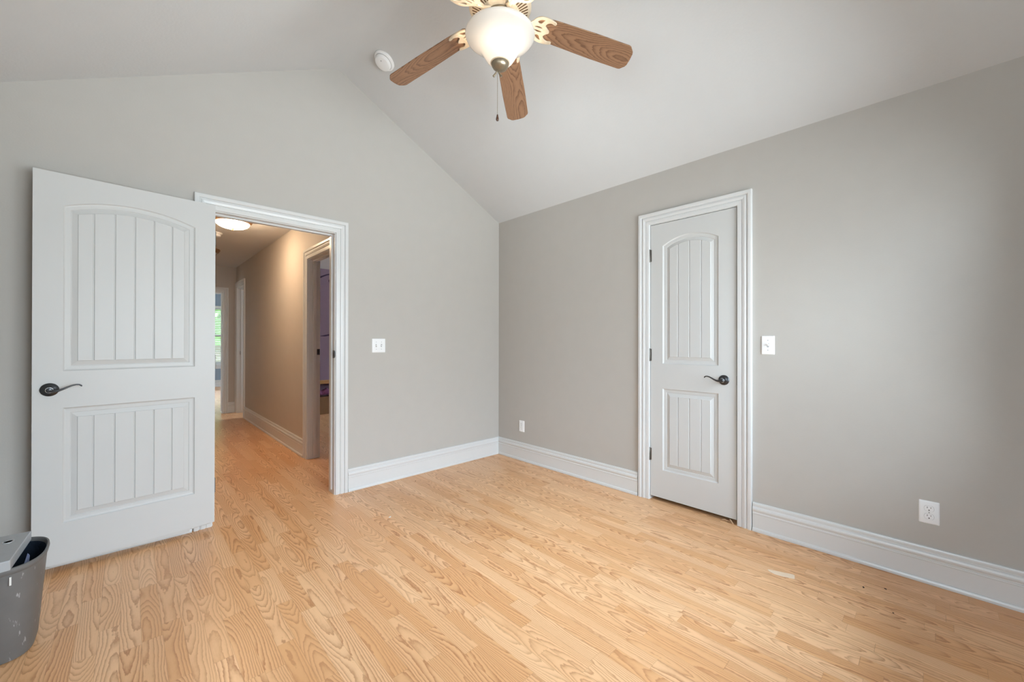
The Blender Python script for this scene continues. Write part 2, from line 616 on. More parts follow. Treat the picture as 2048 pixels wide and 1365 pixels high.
w.prism([(EO[0], EO[2]), (EO[1], EO[2]), (EO[1], HH + .02), (EO[0], HH + .02)], fy2, HYE, HYE + WT)
w.prism([(EO[1], 0), (HXR + WT, 0), (HXR + WT, HH + .02), (EO[1], HH + .02)], fy2, HYE, HYE + WT)
struct(w.build('wall_hall_end', 'hall_wall'), 'hall end wall with the doorway to the blue room', 'wall')
w = MB().box(HXL - WT, HXR + WT, WT, HYE + WT, HH, HH + .1)
struct(w.build('ceiling_hall', 'ceiling'), 'flat white hall ceiling', 'ceiling')

# purple room
w = MB()
w.box(HXR + WT, 2.3 + WT, PYE, PYE + .1, 0, HH)
w.box(2.3, 2.3 + WT, WT, 1.95, 0, HH).box(2.3, 2.3 + WT, 3.25, PYE, 0, HH)
w.box(2.3, 2.3 + WT, 1.95, 3.25, 0, .85).box(2.3, 2.3 + WT, 1.95, 3.25, 1.95, HH)
w.box(HXR + WT, 2.3 + WT, WT, WT + .02, 0, HH)
struct(w.build('wall_purple', 'purple'), 'purple walls of the room off the hall', 'wall')
w = MB().box(HXR + WT, 2.3 + WT, WT, PYE + .1, HH, HH + .1)
struct(w.build('ceiling_purple_room', 'ceiling'), 'white ceiling of the purple room', 'ceiling')
w = MB().box(2.34, 2.345, 1.95, 3.25, .85, 1.95)
struct(w.build('window_3', 'pane'), 'window of the purple room', 'window')

# bath behind the second hall doorway
w = MB()
w.box(HXR + WT, .4, HYE, HYE + .1, 0, HH).box(.4, .5, PYE + .1, 4.22, 0, HH).box(.4, .5, 4.78, HYE + .1, 0, HH)
w.box(.4, .5, 4.22, 4.78, 0, .8).box(.4, .5, 4.22, 4.78, 2.1, HH)
w.box(HXR + WT, .4, PYE + .1, PYE + .12, 0, HH).box(HXR + WT, .5, PYE + .1, HYE + .1, HH, HH + .1)
struct(MB().box(.44, .445, 4.22, 4.78, .8, 2.1).build('window_5', 'pane'), 'small window behind the narrow hall doorway', 'window')
struct(w.build('wall_bath', 'trim'), 'pale walls behind the narrow hall doorway', 'wall')

# blue room
x0, x1, z0, z1 = WIN_B
w = MB()
w.box(-4.2, x0, BYE, BYE + WT, 0, HH).box(x1, .6, BYE, BYE + WT, 0, HH)
w.box(x0, x1, BYE, BYE + WT, 0, z0).box(x0, x1, BYE, BYE + WT, z1, HH)
w.box(-4.3, -4.2, HYE + WT, 6.0, 0, HH).box(-4.3, -4.2, 8.8, BYE + WT, 0, HH).box(-4.3, -4.2, 6.0, 8.8, 0, .6).box(-4.3, -4.2, 6.0, 8.8, 2.1, HH).box(.6, .7, HYE + WT, BYE + WT, 0, HH)
w.box(-4.3, HXL - WT, HYE, HYE + WT, 0, HH)
w.box(HXR + WT, .7, HYE + .101, HYE + WT + .05, 0, HH)
struct(MB().box(-4.25, -4.245, 6.0, 8.8, .6, 2.1).build('window_6_added', 'pane'), 'added side window that brightens the blue room from out of view', 'window')  # invented opening, brings more daylight into the blue room
struct(w.build('wall_blue', 'blue'), 'blue walls of the far room', 'wall')
w = MB().box(-4.3, .7, HYE + WT, BYE + WT, HH, HH + .1)
struct(w.build('ceiling_blue_room', 'ceiling'), 'white ceiling of the blue room', 'ceiling')

# closet interior
w = MB()
w.box(.80, .85, -2.75, -1.35, 0, H).box(WT, .85, -1.35, -1.30, 0, H).box(WT, .85, -2.80, -2.75, 0, H).box(WT, .85, -2.8, -1.3, H, H + .05)
struct(w.build('wall_closet', 'wall'), 'closet walls behind the closed door', 'wall')

# ------------------------------------------------------------------ windows


def window(name, x0, x1, z0, z1, F, label, depth=WT, sign=1):
    """double-hung window in a wall frame; y from 0 (room face) to depth"""
    T = F
    e = MB()
    t = 0.045
    for (a, b, c, d) in ((x0, x0 + t, z0, z1), (x1 - t, x1, z0, z1), (x0 + t, x1 - t, z0, z0 + t), (x0 + t, x1 - t, z1 - t, z1)):
        e.box(a, b, 0.03, depth, c, d)
    mx = (x0 + x1) / 2
    e.box(mx - .03, mx + .03, 0.03, depth, z0 + t, z1 - t)
    o = e.xf(T).build(name, 'trim')
    struct(o, label, 'window')
    zm = (z0 + z1) / 2
    for (a, b) in ((x0 + t, mx - .03), (mx + .03, x1 - t)):
        s = MB()
        for (c, d, y) in ((z0 + t, zm + .02, .055), (zm - .02, z1 - t, .085)):
            s.box(a, a + .04, y, y + .025, c, d).box(b - .04, b, y, y + .025, c, d)
            s.box(a + .04, b - .04, y, y + .025, c, c + .04).box(a + .04, b - .04, y, y + .025, d - .04, d)
        so = s.xf(T).build('sash', 'trim', o)
        for (c, d, y) in ((z0 + t, zm + .02, .055), (zm - .02, z1 - t, .085)):
            MB().box(a + .035, b - .035, y + .010, y + .014, c + .035, d - .035).xf(T).build('pane', 'pane', so)
    st = MB().box(x0 - .06, x1 + .06, -.05, .035, z0 - .02, z0 + .012).box(x0 - .05, x1 + .05, -.016, 0, z0 - .09, z0 - .02)
    st.xf(T).build('sill', 'trim', o)
    return o


window('window_1', WIN_B[0], WIN_B[1], WIN_B[2], WIN_B[3], F_BLUE, 'far window with white slatted blinds in the blue room')
window('window_2', -WIN_F[1], -WIN_F[0], WIN_F[2], WIN_F[3], F_FRONT, 'double window of the bedroom')

window('window_4_added', WIN_L_FILL[0], WIN_L_FILL[1], WIN_L_FILL[2], WIN_L_FILL[3], F_LEFT, 'added double window in the unseen left wall, giving extra daylight')

# ------------------------------------------------------------------ casings, jambs, baseboards
CASING = [(0.0, 0.0), (0.0, -.010), (.003, -.012), (.026, -.013), (.029, -.009), (.033, -.009), (.035, -.015),
          (.050, -.018), (.058, -.016), (.060, -.011), (.065, -.011), (.067, -.018), (.071, -.021), (.088, -.021), (.092, -.019), (.093, 0.0)]


def casing(name, xl, xr, zt, F, label, wall_t=WT, jamb_t=0.018, zb=0.0, reveal=0.006, right_strike=None, stops=0.045, back_casing=False, cw=1.0):
    """architrave round an opening (xl..xr clear opening to zt) with its jamb"""
    m = MB()

    def ring(t, d):
        t *= cw
        t += reveal
        return [(xl - t, d, zb), (xl - t, d, zt + t), (xr + t, d, zt + t), (xr + t, d, zb)]
    m.loft([ring(t, d) for t, d in CASING], closed=False)
    # bottom caps
    for sgn, x in ((-1, xl), (1, xr)):
        m.v_start = len(m.v)
        pts = [(x + sgn * (t * cw + reveal), d, zb) for t, d in CASING]
        m.quad(*pts)
    if back_casing:
        m.loft([[(p[0], wall_t - p[1], p[2]) for p in ring(t, d)] for t, d in CASING], closed=False)
    o = m.xf(F).build(name, 'trim')
    struct(o, label, 'trim')
    j = MB()
    j.box(xl - jamb_t, xl, 0, wall_t, zb, zt + jamb_t).box(xr, xr + jamb_t, 0, wall_t, zb, zt + jamb_t).box(xl, xr, 0, wall_t, zt, zt + jamb_t)
    j.xf(F).build('jamb', 'trim', o)
    if stops:
        s = MB()
        k = stops
        s.box(xl, xl + .011, k, k + .035, .03, zt - .011).box(xr - .011, xr, k, k + .035, .03, zt - .011).box(xl, xr, k, k + .035, zt - .011, zt)
        s.xf(F).build('door_stop', 'trim', o, bevel=.002)
    return o


def strike(parent, F, x, z, side, lip=True, y0=.002, y1=.034):
    """dark strike plate on a jamb face at local x; side=-1 when the jamb faces -x"""
    s = MB()
    s.box(min(x, x + side * .002), max(x, x + side * .002), y0, y1, z - .030, z + .030)
    if lip:
        ring = []
        for k in range(13):
            a = -pi / 2 + pi * k / 12
            ring.append((z + .030 * sin(a), y0 - .001 - .016 * cos(a)))
        s.prism(ring, lambda zz, yy, xx: (xx, yy, zz), x - .0005, x + side * .006)
    p = s.xf(F).build('strike_plate', 'bronze', parent)
    p['label'] = 'dark pewter strike plate'
    h = MB().box(x + side * .002, x + side * .003, y0 + .010, y1 - .006, z - .014, z + .014)
    h.xf(F).build('bolt_hole', 'slot', p)
    return p


t1 = casing('trim_1', -2.474, -1.710, 2.032, F_BACK, 'white moulded casing around the open hall doorway', back_casing=True)
strike(t1, F_BACK, -1.710, 1.093, -1)
t2 = casing('trim_2', 1.726, 2.331, 2.078, F_RIGHT, 'white moulded casing around the closet door', stops=.038, cw=.93, reveal=.002)
strike(t2, F_RIGHT, 2.331, .940, -1, y0=-.004, y1=.030, lip=False)
t3 = casing('trim_3', -1.150, -.375, 2.020, F_HALL, 'white casing of the doorway to the purple room', cw=1.05)
strike(t3, F_HALL, -1.150, 1.085, 1, y0=.085, y1=.113, lip=False)
t4 = casing('trim_4', -4.79, -4.265, 2.075, F_HALL, 'white casing of the narrow doorway at the far end of the hall', cw=1.0)
strike(t4, F_HALL, -4.79, 1.0, 1, y0=.04, y1=.075, lip=False)
t5 = casing('trim_5', -2.575, -1.744, 2.005, F_END, 'white casing of the doorway to the blue room', cw=.80)

BASE = [(0, 0), (-.013, 0), (-.024, .001), (-.024, .012), (-.021, .020), (-.014, .023), (-.014, .108), (-.017, .111), (-.0165, .117), (-.013, .119),
        (-.014, .1255), (-.0185, .132), (-.0195, .140), (-.017, .149), (-.0115, .153), (-.0115, .160), (-.013, .163), (-.013, .171), (-.010, .178), (0, .179)]


def baseboard(name, runs, F, label, mat='trim', s=1.0):
    m = MB()
    for a, b in runs:
        m.prism([(d, z * s) for d, z in BASE], lambda d, z, x: (x, d, z), a, b)
    o = m.xf(F).build(name, mat)
    return struct(o, label, 'baseboard')


baseboard('baseboard_back', [(-1.608, 0.0), (XL, -2.580)], F_BACK, 'white baseboard along the gable wall')
baseboard('baseboard_right', [(0, 1.630), (2.424, -YF)], F_RIGHT, 'white baseboard along the closet wall')
baseboard('baseboard_left', [(YF, 0)], F_LEFT, 'white baseboard along the wall behind the wastebasket')
baseboard('baseboard_front', [(0, -XL)], F_FRONT, 'white baseboard under the bedroom window')
baseboard('baseboard_hall_right', [(-4.150, -1.262), (-HYE, -4.90)], F_HALL, 'white baseboard along the tan hall wall')
baseboard('baseboard_hall_left', [(WT, HYE)], F_HALL_L, 'white baseboard along the hidden hall wall')
baseboard('baseboard_hall_end', [(-1.664, HXR)], F_END, 'short white baseboard beside the blue room doorway')
baseboard('baseboard_blue', [(-4.2, .6)], F_BLUE, 'white baseboard under the far window')

# ------------------------------------------------------------------ panel doors


def panel_leaf(W, z0, z1, pl, pr, panels, groove_us, D=.035):
    """moulded two-panel leaf; local x along the width, y into the leaf (front face y=0), z up.
    panels: list of (zb, zt, rise)"""
    m = MB()
    prof = [(0, 0), (.0025, .0035), (.006, .0065), (.010, .0075), (.026, .008), (.0275, .0105), (.030, .0105), (.051, .0045), (.053, .0015)]
    prev = z0
    um = (pl + pr) / 2
    K = 36
    m.quad((0, 0, z0), (pl, 0, z0), (pl, 0, z1), (0, 0, z1))
    m.quad((pr, 0, z0), (W, 0, z0), (W, 0, z1), (pr, 0, z1))

    def topfn(zt, rise, d):
        if rise <= 0:
            return lambda u: zt - d
        a = (pr - pl) / 2
        R = (a * a + rise * rise) / (2 * rise)
        zc = zt + rise - R
        return lambda u: zc + sqrt(max(0, (R - d) ** 2 - (u - um) ** 2))
    for (zb, zt, rise) in panels:
        m.quad((pl, 0, prev), (pr, 0, prev), (pr, 0, zb), (pl, 0, zb))
        rings = []
        for d, y in prof:
            f = topfn(zt, rise, d)
            l, r = pl + d, pr - d
            top = [(r + (l - r) * k / K, y, f(r + (l - r) * k / K)) for k in range(K + 1)]
            rings.append([(l, y, zb + d), (r, y, zb + d)] + top)
        m.loft(rings, True)
        # planked field
        d, y = prof[-1]
        f = topfn(zt, rise, d)
        l, r = pl + d, pr - d
        br = {l: y, r: y}
        for k in range(K + 1):
            br[l + (r - l) * k / K] = y
        gw = .0042
        for g in groove_us:
            for b in [b for b in br if abs(b - g) < gw * 1.5 and b not in (l, r)]:
                del br[b]
            br[g - gw], br[g - gw * .25], br[g + gw * .25], br[g + gw] = y, y + .0045, y + .0045, y
        xs = sorted(br)
        for a, b in zip(xs, xs[1:]):
            m.quad((a, br[a], zb + d), (b, br[b], zb + d), (b, br[b], f(b)), (a, br[a], f(a)))
            if br[a] != y or br[b] != y:
                m.quad((a, y, f(a)), (b, y, f(b)), (b, br[b], f(b)), (a, br[a], f(a)))
                m.quad((a, y, zb + d), (b, y, zb + d), (b, br[b], zb + d), (a, br[a], zb + d))
        # rail strip above a curved top up to the shoulder + rise level
        if rise > 0:
            f0 = topfn(zt, rise, 0)
            for k in range(K):
                a, b = pl + (pr - pl) * k / K, pl + (pr - pl) * (k + 1) / K
                m.quad((a, 0, f0(a)), (b, 0, f0(b)), (b, 0, zt + rise + .002), (a, 0, zt + rise + .002))
            prev = zt + rise + .002
        else:
            prev = zt
    m.quad((pl, 0, prev), (pr, 0, prev), (pr, 0, z1), (pl, 0, z1))
    # edges and back
    m.quad((0, 0, z0), (0, D, z0), (0, D, z1), (0, 0, z1))
    m.quad((W, 0, z0), (W, D, z0), (W, D, z1), (W, 0, z1))
    m.quad((0, 0, z1), (W, 0, z1), (W, D, z1), (0, D, z1))
    m.quad((0, 0, z0), (W, 0, z0), (W, D, z0), (0, D, z0))
    m.quad((0, D, z0), (W, D, z0), (W, D, z1), (0, D, z1))
    return m


def lever(parent, x, z, s):
    """lever handle on the leaf front; s = direction of the lever along local x"""
    T = Matrix.Translation((x, 0, z)) @ Matrix.Rotation(radians(90), 4, 'X')    # local z -> -y
    r = MB().lathe([(.0325, 0), (.0335, .002), (.0330, .005), (.0290, .0085), (.022, .011), (.0145, .014), (.0125, .020), (.0115, .030), (.0118, .034)], 40, T)
    rose = r.build('rose', 'bronze', parent, True)
    rose['label'] = 'dark pewter round rose'
    path = [(0, 0, .040), (.006, -.002, .043), (.016, -.005, .045), (.030, -.004, .046), (.046, .003, .046), (.062, .0115, .045), (.078, .0190, .044),
            (.092, .0225, .043), (.102, .0215, .042), (.109, .0165, .0415), (.1115, .0120, .041)]
    rad = [.0115, .0110, .0090, .0072, .0062, .0054, .0046, .0042, .0042, .0048, .0035]
    l = MB().tube([(x + s * a, -c, z + b) for a, b, c in path], rad, 14, .8)
    l.lathe([(.0118, .030), (.0125, .040), (.0122, .048), (.009, .0515), (0.0015, .0525)], 24, T)
    lv = l.build('lever', 'bronze', rose, True)
    lv['label'] = 'dark pewter curved lever'
    MB().lathe([(.0135, .0325), (.0142, .034), (.0142, .0365), (.0135, .038)], 28, T).build('collar', 'silver', rose, True)
    return rose


def hinge(parent, x, z, hb=.045):
    h = MB()
    T = Matrix.Translation((x, -.004, z))
    h.lathe([(.002, -hb - .004), (.0045, -hb - .002), (.0058, -hb), (.0058, hb), (.0045, hb + .002), (.002, hb + .004)], 16, T)
    h.box(x - .002, x + .014, -.0012, .0008, z - hb, z + hb)
    o = h.build('hinge', 'hinge', parent, True)
    o['label'] = 'dull metal butt hinge'
    return o


# closet door (closed)
W2 = .596
d2 = panel_leaf(W2, .030, 2.074, .095, .485, [(.238, .845, 0), (1.030, 1.906, .058)], [.290 - .081, .290, .290 + .081]).build('door_2', 'door')
d2.location = (0.002, -1.730, 0)
d2.rotation_euler = (0, 0, radians(-90))
struct(d2, 'closed white two-panel closet door with arched plank top panel', 'door')
lever(d2, W2 - .076, .938, -1)
for zz in (1.846, 1.094, .343):
    hinge(d2, -.006, zz)
lp = MB().box(W2 - .0005, W2 + .0012, .004, .030, .938 - .028, .938 + .028)
lp.build('latch_plate', 'bronze', d2)

# hall door, swung right back against the gable wall
LX, LY, RXX, RYY = -3.2165, -.118, -2.471, -.060
W1 = sqrt((RXX - LX) ** 2 + (RYY - LY) ** 2)
d1 = panel_leaf(W1, .046, 2.057, .103, .646, [(.250, .846, 0), (1.036, 1.893, .056)],
                [.3745 + k * .081 for k in (-2, -1, 0, 1, 2)]).build('door_1', 'door')
d1.location = (LX, LY, 0)
d1.rotation_euler = (0, 0, math.atan2(RYY - LY, RXX - LX))
struct(d1, 'open white bedroom door with arched plank panel folded back against the wall', 'door')
lever(d1, W1 - .690, .944, 1)
for zz in (1.85, 1.06, .27):
    h = MB()
    h.lathe([(.002, -.049), (.0058, -.045), (.0058, .045), (.002, .049)], 14, Matrix.Translation((W1 + .004, .028, zz)))
    h.box(W1 - .001, W1 + .003, .006, .028, zz - .045, zz + .045)
    h.build('hinge', 'hinge', d1, True)
lp = MB().box(-.0015, .0005, .005, .030, .915, .973)
lp.build('latch_plate', 'hinge', d1)
# loose skin hanging off the bottom edge
ed = MB()
segs = [(.06, .010), (.20, .012), (.30, .013), (.34, .014), (.36, .016), (.44, .019), (.55, .021), (.60, .020), (.622, .019), (.628, .009), (.66, .010), (.664, .006), (.70, .008), (.72, .005), (.745, .001)]
top, bot = [], []
for x, d in segs:
    top.append((x, .002, .0465))
    bot.append((x, .004, .0465 - d))
fr, bk = top + bot[::-1], None
n = len(segs)
for i in range(n - 1):
    a, b, c2, d3 = top[i], top[i + 1], bot[i + 1], bot[i]
    off = .003
    ed.quad(a, b, c2, d3)
    ed.quad(*[(p[0], p[1] + off, p[2]) for p in (a, b, c2, d3)])
    ed.quad(d3, c2, (c2[0], c2[1] + off, c2[2]), (d3[0], d3[1] + off, d3[2]))
ob = ed.build('peeling_edge', 'door', d1)
ob['label'] = 'torn strip peeling off the bottom edge'

# ------------------------------------------------------------------ wall plates


def rounded_rect(w, h, r, n=5):
    pts = []
    for cx, cy, a0 in ((w / 2 - r, h / 2 - r, 0), (-w / 2 + r, h / 2 - r, 90), (-w / 2 + r, -h / 2 + r, 180), (w / 2 - r, -h / 2 + r, 270)):
        for k in range(n + 1):
            a = radians(a0 + 90 * k / n)
            pts.append((cx + r * cos(a), cy + r * sin(a)))
    return pts


def plate(root, w, h):
    rings = []
    for inset, y in ((0, 0), (0, -.0025), (.002, -.0048), (.005, -.0058)):
        rings.append([(px, y, pz) for px, pz in rounded_rect(w - 2 * inset, h - 2 * inset, .004)])
    return MB().loft(rings, True, True).build('cover_plate', 'plastic', root, True)


def screw(root, x, z):
    T = Matrix.Translation((x, -.0055, z)) @ Matrix.Rotation(radians(90), 4, 'X')
    return MB().lathe([(.0030, 0), (.0030, .0007), (.0015, .0012)], 12, T).build('screw', 'detail_grey', root, True)


def toggle(root, x, up):
    MB().box(x - .0055, x + .0055, -.0062, -.005, -.0125, .0125).build('toggle_slot', 'detail_grey', root)
    s = 1 if up else -1
    t = MB()
    t.loft([[(x - .004, -.005, -.006), (x + .004, -.005, -.006), (x + .004, -.005, .006), (x - .004, -.005, .006)],
            [(x - .0035, -.018, s * .009 - .003), (x + .0035, -.018, s * .009 - .003), (x + .0035, -.0165, s * .009 + .003), (x - .0035, -.0165, s * .009 + .003)]], True, True)
    t.build('toggle', 'plastic', root, bevel=.0007)


def placed(name, F, x, z):
    o = empty(name)
    o.matrix_world = F @ Matrix.Translation((x, 0, z))
    return o


sw = placed('light_switch', F_BACK, -1.351, 1.158)
plate(sw, .116, .116)
for dx, upp in ((-.023, True), (.023, False)):
    toggle(sw, dx, upp)
    screw(sw, dx, .030)
    screw(sw, dx, -.030)
tag(sw, 'white double toggle switch plate on the gable wall beside the open doorway', 'light switch', 'wall switches')

sw = placed('light_switch', F_RIGHT, 2.506, 1.172)
plate(sw, .071, .115)
toggle(sw, 0, True)
screw(sw, 0, .030)
screw(sw, 0, -.030)
tag(sw, 'white single toggle switch plate right of the closet door', 'light switch', 'wall switches')


def outlet(x, z, label):
    o = placed('power_outlet', F_RIGHT, x, z)
    plate(o, .072, .112)
    for s in (1, -1):
        zc = s * .0195
        ring = []
        for k in range(28):
            a = 2 * pi * k / 28
            ring.append((.0172 * cos(a), max(-.0135, min(.0135, .0172 * sin(a)))))
        MB().prism([(a * 1.05, b * 1.06 + zc) for a, b in ring], lambda a, b, y: (a, y, b), -.0056, -.0060).build('socket_seam', 'detail_grey', o)
        f = MB().prism([(a, b + zc) for a, b in ring], lambda a, b, y: (a, y, b), -.0056, -.0072).build('socket_face', 'plastic', o)
        sl = MB()
        sl.box(-.0072, -.0052, -.0075, -.0070, zc + .001, zc + .009).box(.0052, .0072, -.0075, -.0070, zc + .002, zc + .008)
        sl.prism([(.0028 * cos(2 * pi * k / 12), zc - .0075 + .0026 * sin(2 * pi * k / 12)) for k in range(12)], lambda a, b, y: (a, y, b), -.0070, -.0075)
        sl.build('socket_slots', 'slot', f)
    screw(o, 0, 0)
    return tag(o, label, 'power outlet', 'wall outlets')


outlet(.3515, .3415, 'white duplex power outlet near the room corner left of the closet door')
outlet(3.198, .349, 'white duplex power outlet low on the wall far right of the closet door')

# ------------------------------------------------------------------ ceiling fan
FX, FY = -1.6152, -1.8137
fan = empty('ceiling_fan', (FX, FY, 2.72))
tag(fan, 'ceiling fan with five wooden blades and a lit frosted glass bowl', 'ceiling fan')
zc = lambda z: z - 2.72
ceil_z = gz(FX)
MB().lathe([(.015, zc(ceil_z) + .03), (.068, zc(ceil_z) + .025), (.066, zc(ceil_z) - .03), (.052, zc(ceil_z) - .06), (.024, zc(ceil_z) - .085), (.012, zc(ceil_z) - .09)], 40).build('canopy', 'cream', fan, True)
MB().lathe([(.0125, zc(ceil_z) - .08), (.0125, zc(2.92))], 20).build('downrod', 'cream', fan, True)
MB().lathe([(.014, zc(2.965)), (.040, zc(2.955)), (.050, zc(2.925)), (.060, zc(2.905)), (.105, zc(2.892)), (.134, zc(2.865)), (.144, zc(2.83)), (.146, zc(2.79)),
            (.140, zc(2.768)), (.146, zc(2.762)), (.146, zc(2.752)), (.138, zc(2.742)), (.085, zc(2.722)), (.070, zc(2.718)), (.030, zc(2.718))], 64).build('motor_housing', 'cream', fan, True)
v = MB()
for k in range(48):
    a = 2 * pi * (k + .5) / 48
    T = Matrix.Rotation(a, 4, 'Z')
    r0, r1 = .092, .130
    za, zb = zc(2.7245), zc(2.7390)
    wd = .0025
    v.loft([[T @ Vector((r0, -wd, za - .0012)), T @ Vector((r0, wd, za - .0012)), T @ Vector((r0, wd, za + .003)), T @ Vector((r0, -wd, za + .003))],
            [T @ Vector((r1, -wd * 1.3, zb - .0012)), T @ Vector((r1, wd * 1.3, zb - .0012)), T @ Vector((r1, wd * 1.3, zb + .003)), T @ Vector((r1, -wd * 1.3, zb + .003))]], True, True)
vo = v.build('vent_slots', 'vent', fan)
vo['label'] = 'dark radial vent slots'
MB().lathe([(.030, zc(2.719)), (.066, zc(2.716)), (.068, zc(2.708)), (.060, zc(2.700)), (.052, zc(2.696)), (.049, zc(2.664)), (.044, zc(2.655)), (.020, zc(2.652))], 40).build('switch_housing', 'pewter', fan, True)
# fitter plate that carries the bowl
MB().lathe([(.02, zc(2.654)), (.050, zc(2.652)), (.062, zc(2.640)), (.062, zc(2.634)), (.02, zc(2.632))], 40).build('light_fitter', 'cream', fan, True)
MB().lathe([(.006, zc(2.634)), (.006, zc(2.500))], 12).build('centre_rod', 'pewter', fan, True)

# bowl (open-topped glass)
bp = [(.161, 2.628), (.163, 2.624), (.160, 2.617), (.150, 2.608), (.138, 2.599), (.124, 2.588), (.109, 2.576), (.096, 2.563), (.086, 2.549), (.078, 2.535),
      (.070, 2.521), (.061, 2.508), (.051, 2.499), (.042, 2.495), (.038, 2.494)]
bw = MB()
rings = []
inner = [(r - .004, z + .003) for r, z in bp]
for r, z in bp[::-1] + inner:
    rings.append([(r * cos(2 * pi * k / 64), r * sin(2 * pi * k / 64), zc(z)) for k in range(64)])
bw.loft(rings, True)
bowl = bw.build('glass_bowl', 'bowl', fan, True, angle=60)
bowl['label'] = 'lit frosted glass bowl'
cap = MB().lathe([(.010, zc(2.503)), (.041, zc(2.501)), (.0435, zc(2.498)), (.0425, zc(2.494)), (.040, zc(2.492)), (.0385, zc(2.482)), (.033, zc(2.473)), (.024, zc(2.467)), (.012, zc(2.463)), (.006, zc(2.461))], 40)
cap.build('finial', 'pewter', fan, True)
rt = MB().lathe([(.0425, zc(2.4985)), (.0445, zc(2.497)), (.0445, zc(2.4945)), (.0425, zc(2.493))], 40)
rt.build('finial_ring', 'cream', fan, True)

# pull chains: from the switch in the bowl cap
cxn, cyn = -_r2.x * .012, -_r2.y * .012
pc = MB()
ch = Vector((cxn, cyn, 0))
pc.tube([ch + Vector((0, 0, zc(2.470))), ch + Vector((0, 0, zc(2.252)))], .0007, 6)
zz = 2.465
while zz > 2.255:
    pc.lathe([(.0003, zc(zz) - .0014), (.0014, zc(zz) - .0007), (.0014, zc(zz) + .0007), (.0003, zc(zz) + .0014)], 7, Matrix.Translation(ch))
    zz -= .0042
pco = pc.build('pull_chain', 'pewter', fan, True)
MB().lathe([(.0005, zc(2.256)), (.003, zc(2.254)), (.0045, zc(2.246)), (.0068, zc(2.236)), (.0070, zc(2.230)), (.005, zc(2.2255)), (.001, zc(2.224))], 18, Matrix.Translation(ch)).build('chain_fob', 'darkwood', pco, True)
for s in (-1, 1):
    a = Vector((cxn, cyn, zc(2.459)))
    b = a + Vector((_r2.x * .019 * s, _r2.y * .019 * s, -.026))
    MB().tube([a, a.lerp(b, .35), a.lerp(b, .36), a.lerp(b, .9), a.lerp(b, .92), b], [.0022, .0022, .0042, .0048, .0056, .0056], 12).build('chain_coupling', 'pewter', fan, True)

# blades and their brackets
DROOP = math.atan2(.1387, .655)
TH0 = .65967


def blade_mesh():
    out = []
    wd, r0, r1 = .0655, .166, .6600
    cr = .022
    for (x, y) in ((r0 + .012, -.052), (r0 + .10, -.060), (r1 - .20, -wd), (r1 - .034, -wd), (r1 - .024, -wd + .003), (r1 - .005, -wd + .024), (r1 - .001, -wd + .034), (r1 + .001, 0), (r1 - .001, wd - .034),
                   (r1 - .005, wd - .024), (r1 - .024, wd - .003), (r1 - .034, wd), (r1 - .20, wd), (r0 + .10, .060), (r0 + .012, .052), (r0, .040), (r0 - .002, 0), (r0, -.040)):
        out.append((x, y))
    return out


def bracket_mesh():
    """scrolled blade iron: flat plate with pierced scroll-work"""
    cu = bpy.data.curves.new('tmp', 'CURVE')
    cu.dimensions = '2D'
    cu.fill_mode = 'BOTH'
    cu.extrude = .0022
    cu.bevel_depth = .0014
    cu.bevel_resolution = 1

    def spline(pts, closed=True):
        n = len(pts)
        fine = []
        for i in range(n):
            p0, p1, p2, p3 = (Vector(pts[(i + k) % n]) for k in (-1, 0, 1, 2))
            for k in range(6):
                t = k / 6.0
                fine.append(0.5 * ((2 * p1) + (-p0 + p2) * t + (2 * p0 - 5 * p1 + 4 * p2 - p3) * t * t + (-p0 + 3 * p1 - 3 * p2 + p3) * t ** 3))
        sp = cu.splines.new('POLY')
        sp.points.add(len(fine) - 1)
        for q, p in zip(sp.points, fine):
            q.co = (p[0], p[1], 0, 1)
        sp.use_cyclic_u = True
    half = [(.118, .013), (.140, .016), (.156, .030), (.170, .048), (.190, .060), (.214, .063), (.240, .060), (.262, .052), (.258, .044), (.240, .047), (.224, .040), (.216, .026), (.226, .014), (.238, .004)]
    outl = half + [(x, -y) for x, y in half[::-1]]
    spline(outl)
    for s in (1, -1):
        spline([(.176, s * .036), (.192, s * .049), (.210, s * .051), (.204, s * .040), (.196, s * .028), (.184, s * .026)])
        spline([(.168, s * .010), (.184, s * .016), (.203, s * .013), (.206, s * .006), (.190, s * .004), (.172, s * .004)])
    ob = bpy.data.objects.new('tmp', cu)
    COL.objects.link(ob)
    bpy.context.view_layer.update()
    me = bpy.data.meshes.new_from_object(ob.evaluated_get(bpy.context.evaluated_depsgraph_get()))
    bpy.data.objects.remove(ob)
    me.materials.clear()
    me.materials.append(M['cream'])
    return me


bm_poly = blade_mesh()
b0 = MB().prism(bm_poly, lambda x, y, z: (x, y, z), .0035, .0095)
br_me = bracket_mesh()
first = None
for k in range(5):
    a = TH0 + k * 2 * pi / 5
    mt = Matrix.Rotation(a, 4, 'Z') @ Matrix.Rotation(DROOP, 4, 'Y') @ Matrix.Rotation(radians(-10.7), 4, 'X')
    if first is None:
        bl = b0.build('blade', 'blade', fan, bevel=.002)
        first = bl
        br = bpy.data.objects.new('blade_bracket', br_me)
        COL.objects.link(br)
        ar = MB().tube([(.070, 0, .012), (.095, 0, .004), (.120, 0, -.001), (.145, 0, -.001)], [.011, .0105, .010, .008], 12, .6)
        arm = ar.build('bracket_arm', 'cream', None, True)
        fb, fa = br, arm
    else:
        bl = first.copy()
        COL.objects.link(bl)
        br = fb.copy()
        COL.objects.link(br)
        arm = fa.copy()
        COL.objects.link(arm)
    bl.parent = fan
    bl.matrix_local = mt
    br.parent = bl
    br.matrix_local = Matrix.Translation((0, 0, -.0005))
    br['label'] = 'antique cream scrolled blade iron'
    arm.parent = bl
    arm.matrix_local = Matrix.Identity(4)

